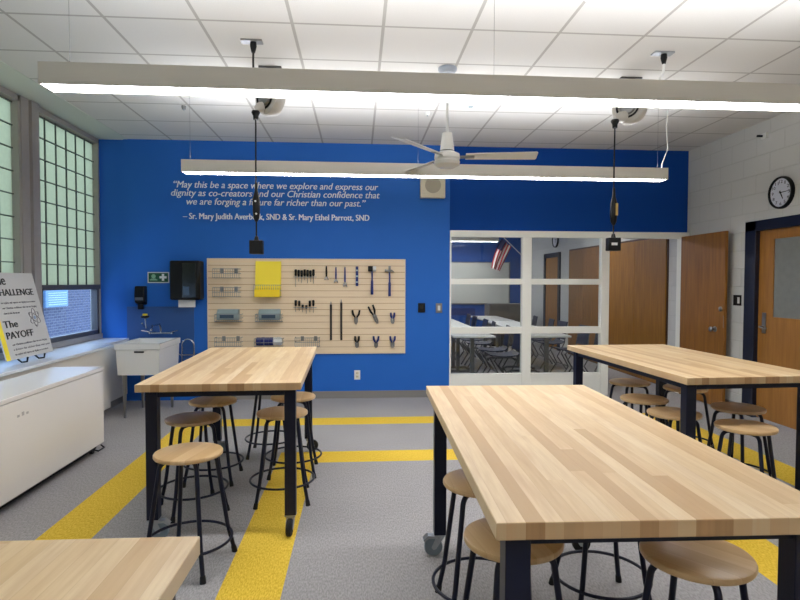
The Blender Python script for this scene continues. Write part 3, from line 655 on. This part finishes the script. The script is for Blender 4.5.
MB().lathe([(0, -.05), (.03, -.05), (.033, -.045), (.033, .008), (0, .008)], axis=(1, 0, 0), seg=24).build('black_face', RUB, t)
MB().lathe([(0, .008), (.031, .008), (.031, .045), (.028, .05), (0, .05)], axis=(1, 0, 0), seg=24).build('white_face', WPLAS, t)
MB().tube([(0, 0, -.025), (0, 0, -L * .4), (0, 0, -L * .45), (0, 0, -L + .03)], [.010, .011, .015, .017], 12).build('handle', TBLUE, t)
a, b = pw(389.5, 266), pw(389.5, 297); L = a.z - b.z
t = thing('claw_hammer', 'claw hammer with steel head and blue handle at the right of the slatwall', 'hammer', (a.x, YF - .035, a.z - .06))
MB().lathe([(0, .04), (.018, .04), (.018, .058), (.013, .05), (.012, 0), (0, 0)][::-1], axis=(-1, 0, 0), seg=16).prism([(0, -.014, .016), (.03, -.014, .012), (.06, -.012, -.018), (.052, -.012, -.02), (.025, -.014, -.008), (0, -.014, -.014)], (0, .028, 0)).box(-.014, .014, -.014, .014, -.02, .06).build('head', STL, t)
MB().tube([(0, 0, -.015), (0, 0, -L * .35), (0, 0, -L * .4), (0, 0, -L + .07)], [.010, .010, .015, .016], 12).build('handle', TBLUE, t); MB().tube([(0, .034, -.03), (-.02, -.03, -.03), (-.02, -.035, -.015)], .003, 6).build('peg_hook', ZINC, t)
for x, y0, lb in ((331, 302, 'left of the two long dark flat bars on the slatwall'), (341.3, 300, 'right of the two long dark flat bars on the slatwall')):
    a, b = pw(x, y0), pw(x, 340); L = a.z - b.z; t = thing('metal_file', lb, 'file', (a.x, YF, a.z), 0, 'long dark bars'); hook(t, -.012)
    MB().box(-.013, .013, -.022, -.012, -L, -.03).build('blade', mat('dark_steel', (62, 56, 54), .45, .5), t, .002); MB().tube([(0, -.017, -.035), (0, -.017, 0)], [.008, .004], 8).build('tang', STL, t)
def pliers(x, y0, y1, spread, label, grip, rz=0):
    a, b = pw(x, y0), pw(x, y1); L = a.z - b.z; t = thing('pliers', label, 'pliers', (a.x, YF, (a.z + b.z) / 2), 0, 'pliers on the slatwall')
    M = Matrix.Rotation(rz, 3, 'Y')
    for s in (-1, 1):
        MB().tube([M @ Vector((s * .006, -.022, -.01)), M @ Vector((s * (.012 + spread * .7), -.022, L * .2)), M @ Vector((s * (.01 + spread), -.022, L * .5))], [.009, .013, .011], 8).build('handle_grip', grip, t)
        MB().prism([M @ Vector(p) for p in ((s * .001, -.018, .0), (s * .026, -.018, -.012), (s * .024, -.018, -L * .35), (s * .008, -.018, -L * .52), (s * .001, -.018, -L * .5))], (0, -.01, 0)).build('jaw', STL, t)
    MB().cyl(M @ Vector((0, -.012, -.006)), .011, .02, (0, -1, 0), 16).build('pivot', CHR, t)
    MB().tube([M @ Vector((0, 0, .02)), M @ Vector((0, -.03, .018))], .003, 6).build('peg_hook', ZINC, t)
pliers(356, 310, 324, .035, 'open long-handled pliers at left of the middle pliers row', BLK)
pliers(374, 305, 324, .02, 'tilted slip-joint pliers with one long dark handle in the middle row', BLK, R(-22))
pliers(392.5, 312.5, 323.5, .012, 'compact pliers at right of the middle pliers row', TBLUE)
pliers(357, 336, 347.5, .014, 'left pliers of the bottom row on the slatwall', BLK)
pliers(376, 336, 347.5, .022, 'centre pliers of the bottom row on the slatwall', TBLUE)
pliers(392.5, 336, 347.5, .02, 'right pliers of the bottom row on the slatwall', TBLUE)

# ================================================================== CEILING FIXTURES
def pendant(label, x0, x1, yn, z, wires, far=False):
    t = thing('linear_pendant_light', label, 'ceiling light', (x0, yn, z), 0, 'linear pendant lights'); L = x1 - x0
    MB().box(0, L, 0, .006, 0, .108).box(0, L, .129, .135, 0, .108).box(0, L, .006, .129, .102, .108).box(0, .008, .006, .129, 0, .102).box(L - .008, L, .006, .129, 0, .102).build('housing', HOUS, t)
    MB().box(.008, L - .008, .006, .129, .004, .03).build('lens', LENS, t); MB().box(.02, L - .02, .02, .115, .1085, .1115).build('upper_lens', UPL, t)
    for x in wires: MB().tube([(x - x0, .0675, .107), (x - x0, .0675, HC - z)], .0009, 5).build('suspension_wire', mat('wire_grey', (84, 82, 80), .6), t)
    return t
pendant('long white linear pendant crossing the whole top of the photo', -1.57, 3.15, 2.93, 2.44, [-1.45, .72, 2.7])
t2 = pendant('long white linear pendant near the blue wall, behind the ceiling fan', -1.56, 2.91, 5.15, 2.44, [-1.50, .55, 2.84])
MB().tube([(4.44, .0675, .107), (4.445, .0675, .16), (4.50, .0675, .30), (4.48, .0675, .5), (4.50, .0675, HC - 2.44)], .0045, 8).build('power_cord', mat('cord_white', (180, 178, 172), .5), t2); MB().lathe([(0, 0), (.07, 0), (.07, -.008), (.02, -.03), (0, -.03)], (4.50, .0675, HC - 2.44), seg=20).build('canopy', WPLAS, t2)
pendant('added unseen linear pendant behind the viewpoint, lighting the foreground', -1.56, 2.95, -.9, 2.44, [-1.4, 2.8])  # added out of view to light the near tables
pendant('linear pendant in the next room seen through the top left pane', -.2, 3.35, 13.3, 2.44, [0, 3.2])
pendant('linear pendant in the next room close beyond the glazed screen', -.2, 3.9, 9.3, 2.5, [0, 3.7])

# ceiling fan
fn = thing('ceiling_fan', 'white three-blade ceiling fan in the middle of the room', 'ceiling fan', (.718, 4.57, HC))
MB().lathe([(0, 0), (.075, 0), (.075, -.02), (.055, -.045), (.015, -.05), (0, -.05)], seg=28).build('canopy', mat('canopy_bluegrey', (170, 178, 190), .4), fn)
MB().tube([(0, 0, -.04), (0, 0, -.62)], .012, 12).build('downrod', WPLAS, fn)
MB().lathe([(0, -.52), (.04, -.52), (.058, -.66), (0, -.66)], seg=24).build('rod_cover', WPLAS, fn)
MB().lathe([(0, -.67), (.06, -.67), (.10, -.69), (.105, -.725), (.10, -.73), (.10, -.745), (.104, -.75), (.10, -.775), (.07, -.795), (0, -.80)], seg=36).build('motor', WPLAS, fn)
for a in (-8, -128, 112):
    Mx = Matrix.Rotation(R(a), 4, 'Z') @ Matrix.Translation((0, 0, -.712)) @ Matrix.Rotation(R(-14), 4, 'X')
    bl_ = MB().prism([(.15, -.05, 0), (.71, -.065, 0), (.72, -.05, 0), (.72, .05, 0), (.71, .065, 0), (.15, .05, 0)], (0, 0, .006))
    for v in bl_.bm.verts: v.co = Mx @ v.co
    blo = bl_.build('blade', WPLAS, fn)
    ar = MB().box(.09, .22, -.02, .02, -.006, .0)
    for v in ar.bm.verts: v.co = Mx @ v.co
    ar.build('blade_arm', STL, blo)

# retractable cord reels
def reel(label, cx, cy, rz, cordx, zb, boxm, lab):
    t = thing('cord_reel', label, 'cord reel', (cx, cy, HC), 0, 'retractable cord reels on the ceiling')
    q = Matrix.Rotation(R(rz), 3, 'Z'); ax = q @ Vector((0, -1, 0)); c = Vector((0, 0, -.25))
    MB().box(-.09, .09, -.035, .035, -.012, 0).box(-.03, .03, -.03, -.024, -.25, -.012).box(-.03, .03, .024, .03, -.25, -.012).build('ceiling_bracket', mat('reel_bracket', (70, 68, 66), .5), t)
    MB().lathe([(0, -.05), (.11, -.05), (.135, -.04), (.14, -.02), (.14, .03), (.13, .05), (.095, .058), (0, .058)], c, ax, 36).build('reel_housing', mat('reel_grey', (186, 182, 174), .4), t)
    hb = MB().ring(c + ax * .062, .088, .009, 32, 8, BLK, ax); hb.lathe([(0, .058), (.07, .058), (.06, .075), (.03, .08), (0, .08)], c, ax, 24, STL); hb.build('hub_ring', None, t)
    g = Vector((cordx - cx, -.05, -.385))
    MB().tube([c + Vector((-.06, -.03, -.08)), (c + g) / 2 + Vector((-.03, -.02, -.02)), g + Vector((0, 0, .03))], [.045, .04, .024], 12).build('cord_guide', mat('reel_grey', (186, 182, 174)), t)
    MB().lathe([(0, .02), (.03, .02), (.034, .005), (.022, -.02), (.02, -.05), (0, -.05)], g, seg=16).build('cord_stop', BLK, t)
    zt = HC - zb
    x, y = g.x, g.y
    MB().tube([(x, y, g.z), (x - .002, y, -.8), (x, y, zb - HC + .05)], .0065, 8).build('cord', BLK, t)
    MB().lathe([(0, 2.27), (.010, 2.26), (.014, 2.19), (.029, 2.13), (.030, 2.04), (.024, 1.98), (.010, 1.95), (0, 1.95)], (x, y, -HC), seg=16).build('cord_coupler', BLK, t)
    if lab: MB().box(x + .004, x + .022, y - .034, y - .028, 2.03 - HC, 2.13 - HC).build('coupler_label', SAND, t)
    else: MB().lathe([(0, 0), (.008, 0), (.008, .004), (0, .004)], (x - .002, y - .030, 2.11 - HC), (0, -1, 0), 12).lathe([(0, 0), (.008, 0), (.008, .004), (0, .004)], (x + .004, y - .027, 2.01 - HC), (0, -1, 0), 12).build('indicator', WPLAS, t)
    b = MB().box(x - .053, x + .053, y - .035, y + .035, zb - HC - .055, zb - HC + .055).lathe([(0, .09), (.012, .09), (.022, .05), (0, .05)], (x, y, zb - HC), seg=14); b.build('outlet_box', BLK, t, .006)
    if lab: MB().box(x - .03, x + .02, y - .037, y - .034, zb - HC - .01, zb - HC + .012).build('box_label', WPLAS, t)
    return t
reel('cord reel with black hanging outlet box in front of the wall quotation', -.705, 4.67, -42, -.815, 1.745, BLK, 0)
reel('cord reel on the right with white-labelled hanging outlet box', 2.29, 4.67, -42, 2.14, 1.79, BLK, 1)
def cplug(label, x, y, tx, white):
    t = thing('ceiling_power_plug', label, 'power plug', (x, y, HC), 0, 'plugs in the ceiling'); MB().box(-.075, .075, -.035, .035, -.012, 0).build('outlet_plate', STL if not white else ZINC, t)
    MB().lathe([(0, -.01), (.022, -.01), (.024, -.04), (.013, -.085), (0, -.085)], (.01, 0, 0), seg=14).build('plug', BLK, t)
    MB().tube([(.01, 0, -.08), (.008, 0, -.14), (0, .05, -.2), (tx * .6, .3, -.21), (tx, .45, -.19)], .008 if not white else .011, 8).build('plug_cord', WPLAS if white else BLK, t)
cplug('black power plug and cord in the ceiling above the left reel', -.76, 4.17, .04, 0)
cplug('power plug with pale cord in the ceiling above the right reel', 2.28, 4.14, .0, 1)
# small ceiling devices
def disc(name, label, cat, x, y, r, m_, h_=.035):
    t = thing(name, label, cat, (x, y, HC)); MB().lathe([(0, 0), (r, 0), (r, -h_ * .4), (r * .8, -h_), (0, -h_)], seg=28).build('cover', m_, t); MB().lathe([(0, -h_), (r * .35, -h_), (r * .3, -h_ - .008), (0, -h_ - .008)], seg=20).build('sensor_eye', GBIN, t)
disc('smoke_detector', 'round ceiling device beyond the front pendant, right of the fan rod', 'smoke detector', 1.08, 5.43, .075, WPLAS)
disc('ceiling_sensor', 'small sprinkler-like ceiling device left of the fan rod', 'sensor', .70, 5.75, .025, WPLAS)
disc('sprinkler_head', 'tiny sprinkler head on the ceiling tiles at left', 'sprinkler', -1.71, 5.75, .022, STL)
disc('ceiling_speaker', 'round flush ceiling grille cropped by the top of the photo', 'ceiling speaker', 1.46, 3.33, .12, WPLAS, .01)
# wall clock
def clock(y, z, r, label, nums=True):
    t = thing('wall_clock', label, 'clock', (RW, y, z)); X = Vector((-1, 0, 0))
    MB().lathe([(0, 0), (r, 0), (r, .03), (r * .97, .04), (r * .88, .036), (r * .87, .02), (0, .02)], (0, 0, 0), X, 40).build('rim', BLK, t)
    MB().lathe([(0, .019), (r * .875, .019), (r * .875, .0225), (0, .0225)], (0, 0, 0), X, 40).build('face', mat('clock_face', (214, 216, 226), .4), t)
    rt, up_ = Vector((0, -1, 0)), Vector((0, 0, 1))
    if nums:
        for k in range(1, 13):
            a = R(90 - 30 * k); s = str(k); w = .026 if k < 10 else .046
            if k == 1: w = .012
            c = rt * (r * .68 * math.cos(a) - w / 2) + up_ * (r * .68 * math.sin(a) - .016) + X * .0225
            text('numeral', s, INK, w, c, rt, up_, parent=t, th=.001, height=.032)
    for a, L, w in ((R(-62), r * .45, .008), (R(2), r * .7, .005)):
        d_ = rt * math.cos(a) + up_ * math.sin(a); n_ = rt * -math.sin(a) + up_ * math.cos(a)
        MB().prism([X * .026 - d_ * .02 - n_ * w, X * .026 + d_ * L - n_ * w * .5, X * .026 + d_ * L + n_ * w * .5, X * .026 - d_ * .02 + n_ * w], X * .002).build('hand', INK, t)
clock(5.49, 2.39, .165, 'round black-rimmed wall clock above the exit door')
clock(12.1, 2.40, .17, 'wall clock in the next room, half hidden by the screen header', False)
# small camera / sensor and switch on right wall
t = thing('wall_sensor', 'tiny white and black sensor high on the right block wall', 'sensor', (RW, 5.75, 3.03)); MB().box(-.03, 0, -.04, .04, -.03, .03).build('mount', WPLAS, t, .005); MB().tube([(-.03, .01, 0), (-.08, .03, .005)], .012, 10).build('barrel', BLK, t)
t = thing('door_switch_plate', 'dark switch plate with white rocker between the wooden doors', 'switch', (RW, 6.14, 1.27)); MB().box(-.01, 0, -.065, .065, -.06, .06).build('plate', BLK, t, .002); MB().box(-.014, -.009, -.045, -.012, -.035, .035).build('rocker', WPLAS, t)

# ================================================================== NEXT ROOM
wb = thing('whiteboard', 'large whiteboard on the far wall of the next room', 'whiteboard', (2.4, YB, .93)); MB().box(-.9, 1.47, -.02, 0, 0, 1.04).build('surface', WBD, wb); MB().box(-.92, 1.5, -.03, 0, -.03, 0).box(-.92, 1.5, -.03, 0, 1.04, 1.06).box(1.47, 1.5, -.03, 0, 0, 1.04).box(-.92, -.9, -.03, 0, 0, 1.04).build('frame', STL, wb)
tag(MB().box(-.9, 3.0, YB - .012, YB, .62, .80).build('wall_rail', mat('blue_rail', (20, 52, 120), .5)), 'dark blue rail on the far wall below the whiteboard', 'rail')
cb = thing('storage_cabinet', 'low grey cabinet at the far right of the next room', 'cabinet', (3.42, 13.0, 0)); MB().box(-.42, .5, -.25, .25, .03, .97).build('body', FAB, cb, .005)
for a_, b_ in ((-.41, .04), (.05, .49)):
    dd = MB().box(a_, b_, -.262, -.25, .06, .95).build('door', FAB, cb, .003); MB().box(b_ - .05, b_ - .035, -.28, -.262, .5, .65).build('handle', STL, dd)
MB().box(-.4, .48, -.23, .23, 0, .03).build('plinth', DARK, cb)
def flip_table(label, x, y, w=.58, l=1.48):
    t = thing('classroom_table', label, 'table', (x, y, 0), 0, 'white classroom tables in the next room')
    MB().box(-w / 2, w / 2, -l / 2, l / 2, .715, .74).build('tabletop', TOPW, t, .004)
    for s in (-1, 1):
        MB().box(-.025, .025, s * (l / 2 - .18) - .03, s * (l / 2 - .18) + .03, .06, .70).build('leg', TUBE, t)
        MB().tube([(-.25, s * (l / 2 - .18), .03), (-.2, s * (l / 2 - .18), .06), (.2, s * (l / 2 - .18), .06), (.25, s * (l / 2 - .18), .03)], .018, 8).cyl((-.26, s * (l / 2 - .18) - .012, .025), .025, .024, (0, 1, 0), 14).cyl((.26, s * (l / 2 - .18) - .012, .025), .025, .024, (0, 1, 0), 14).build('foot', TUBE, t)
        MB().box(-.2, .2, s * (l / 2 - .18) - .025, s * (l / 2 - .18) + .025, .695, .716).build('top_bracket', BLK, t)
flip_table('nearest white table behind the lower left pane', 1.57, 8.25); flip_table('second white table of the left row in the next room', 1.57, 9.80); flip_table('farthest white table of the left row in the next room', 1.57, 11.35)
flip_table('nearest white table behind the lower right pane', 2.62, 8.25); flip_table('second white table of the right row in the next room', 2.67, 9.80); flip_table('farthest white table of the right row in the next room', 2.70, 11.35)
def make_chair(m_):
    t = thing('classroom_chair', 'x', 'chair', (0, 0, 0), 0, 'blue classroom chairs in the next room')
    c = MB(); pr = [(.21, .455), (.19, .45), (0, .43), (-.17, .445), (-.21, .48)]
    c.prism([(x, -.21, z) for x, z in pr] + [(x, -.21, z - .012) for x, z in pr[::-1]], (0, .42, 0)).build('seat', m_, t)
    pr = [(-.20, .50), (-.225, .60), (-.25, .78), (-.26, .80)]
    MB().prism([(x, -.2, z) for x, z in pr] + [(x - .012, -.2, z) for x, z in pr[::-1]], (0, .40, 0)).build('backrest', m_, t)
    for s in (-1, 1):
        MB().tube([(.17, s * .2, .44), (.21, s * .215, .40), (.10, s * .225, .2), (.22, s * .23, .012)], .011, 8).build('leg', TUBE, t)
        MB().tube([(-.245, s * .19, .72), (-.21, s * .2, .45), (-.08, s * .22, .22), (-.23, s * .23, .012)], .011, 8).build('leg', TUBE, t)
    MB().tube([(.10, -.225, .2), (.10, .225, .2)], .009, 8).build('stretcher', TUBE, t); return t
ch = make_chair(SHELL); k = 0
pos = []
for y in (7.95, 8.55, 9.5, 10.1, 11.05, 11.65): pos += [(2.05, y, 180), (3.27, y, 180)]
rowi = ['nearest', 'second', 'third', 'fourth', 'fifth', 'farthest']
for i, (x, y, a) in enumerate(pos):
    lb = '%s chair in the %s row behind the glazed screen' % (rowi[i // 2], 'middle' if i % 2 == 0 else 'right')
    if i == 0: o = ch; o.location = (x, y, 0); o.rotation_euler = (0, 0, R(a)); o['label'] = lb
    else: o = dup(ch, (x, y, 0), R(a + random.uniform(-8, 8)), lb)
# flag
fl = thing('flag', 'American flag on a white pole in the next room', 'flag', (4.22, 14.1, 2.02))
tip = bw(502, 236, 13.9) - Vector((4.22, 14.1, 2.02)); MB().tube([(0.08, 0.0, -.02), tip * 1.08], .012, 8).build('pole', WPLAS, fl)
MB().box(.06, .10, -.04, .04, -.08, .04).build('wall_bracket', STL, fl)
u0 = bw(502, 238, 13.9) - Vector((4.22, 14.1, 2.02)); u1 = bw(511, 247, 13.95) - Vector((4.22, 14.1, 2.02))
e0 = bw(491.5, 268, 13.8) - Vector((4.22, 14.1, 2.02)); e1 = bw(500, 271, 13.9) - Vector((4.22, 14.1, 2.02)); m0 = bw(494, 250, 13.8) - Vector((4.22, 14.1, 2.02)); m1 = bw(506, 259, 13.9) - Vector((4.22, 14.1, 2.02))
fm = MB(); fm.mi(RED); fm.mi(FWH); fm.mi(FBLUE); NU, NV = 18, 24; gr = []
for i in range(NU + 1):
    s = i / NU; rowv = []
    for j in range(NV + 1):
        w = j / NV; top = u0.lerp(u1, s); mid = m0.lerp(m1, s); end = e0.lerp(e1, s)
        p = top * (1 - w) ** 2 + mid * 2 * w * (1 - w) + end * w ** 2 + Vector((0, .04 * math.sin(s * 12 + w * 2), 0)); rowv.append(fm.bm.verts.new(p))
    gr.append(rowv)
for i in range(NU):
    for j in range(NV):
        ff = fm.bm.faces.new((gr[i][j], gr[i + 1][j], gr[i + 1][j + 1], gr[i][j + 1])); ff.smooth = True
        ff.material_index = 2 if (i < 8 and j < 9) else ((i // 2) % 2)
fm.build('cloth', None, fl)

# ================================================================== LIGHT
W = bpy.data.worlds.new('sky'); S.world = W; W.use_nodes = True; bg = W.node_tree.nodes['Background']
bg.inputs[0].default_value = (.44, .64, 1.0, 1); bg.inputs[1].default_value = 4.4
S.view_settings.view_transform = 'Standard'; S.view_settings.look = 'None'; S.view_settings.exposure = 0.5; S.view_settings.gamma = 1; S.view_settings.use_curve_mapping = False
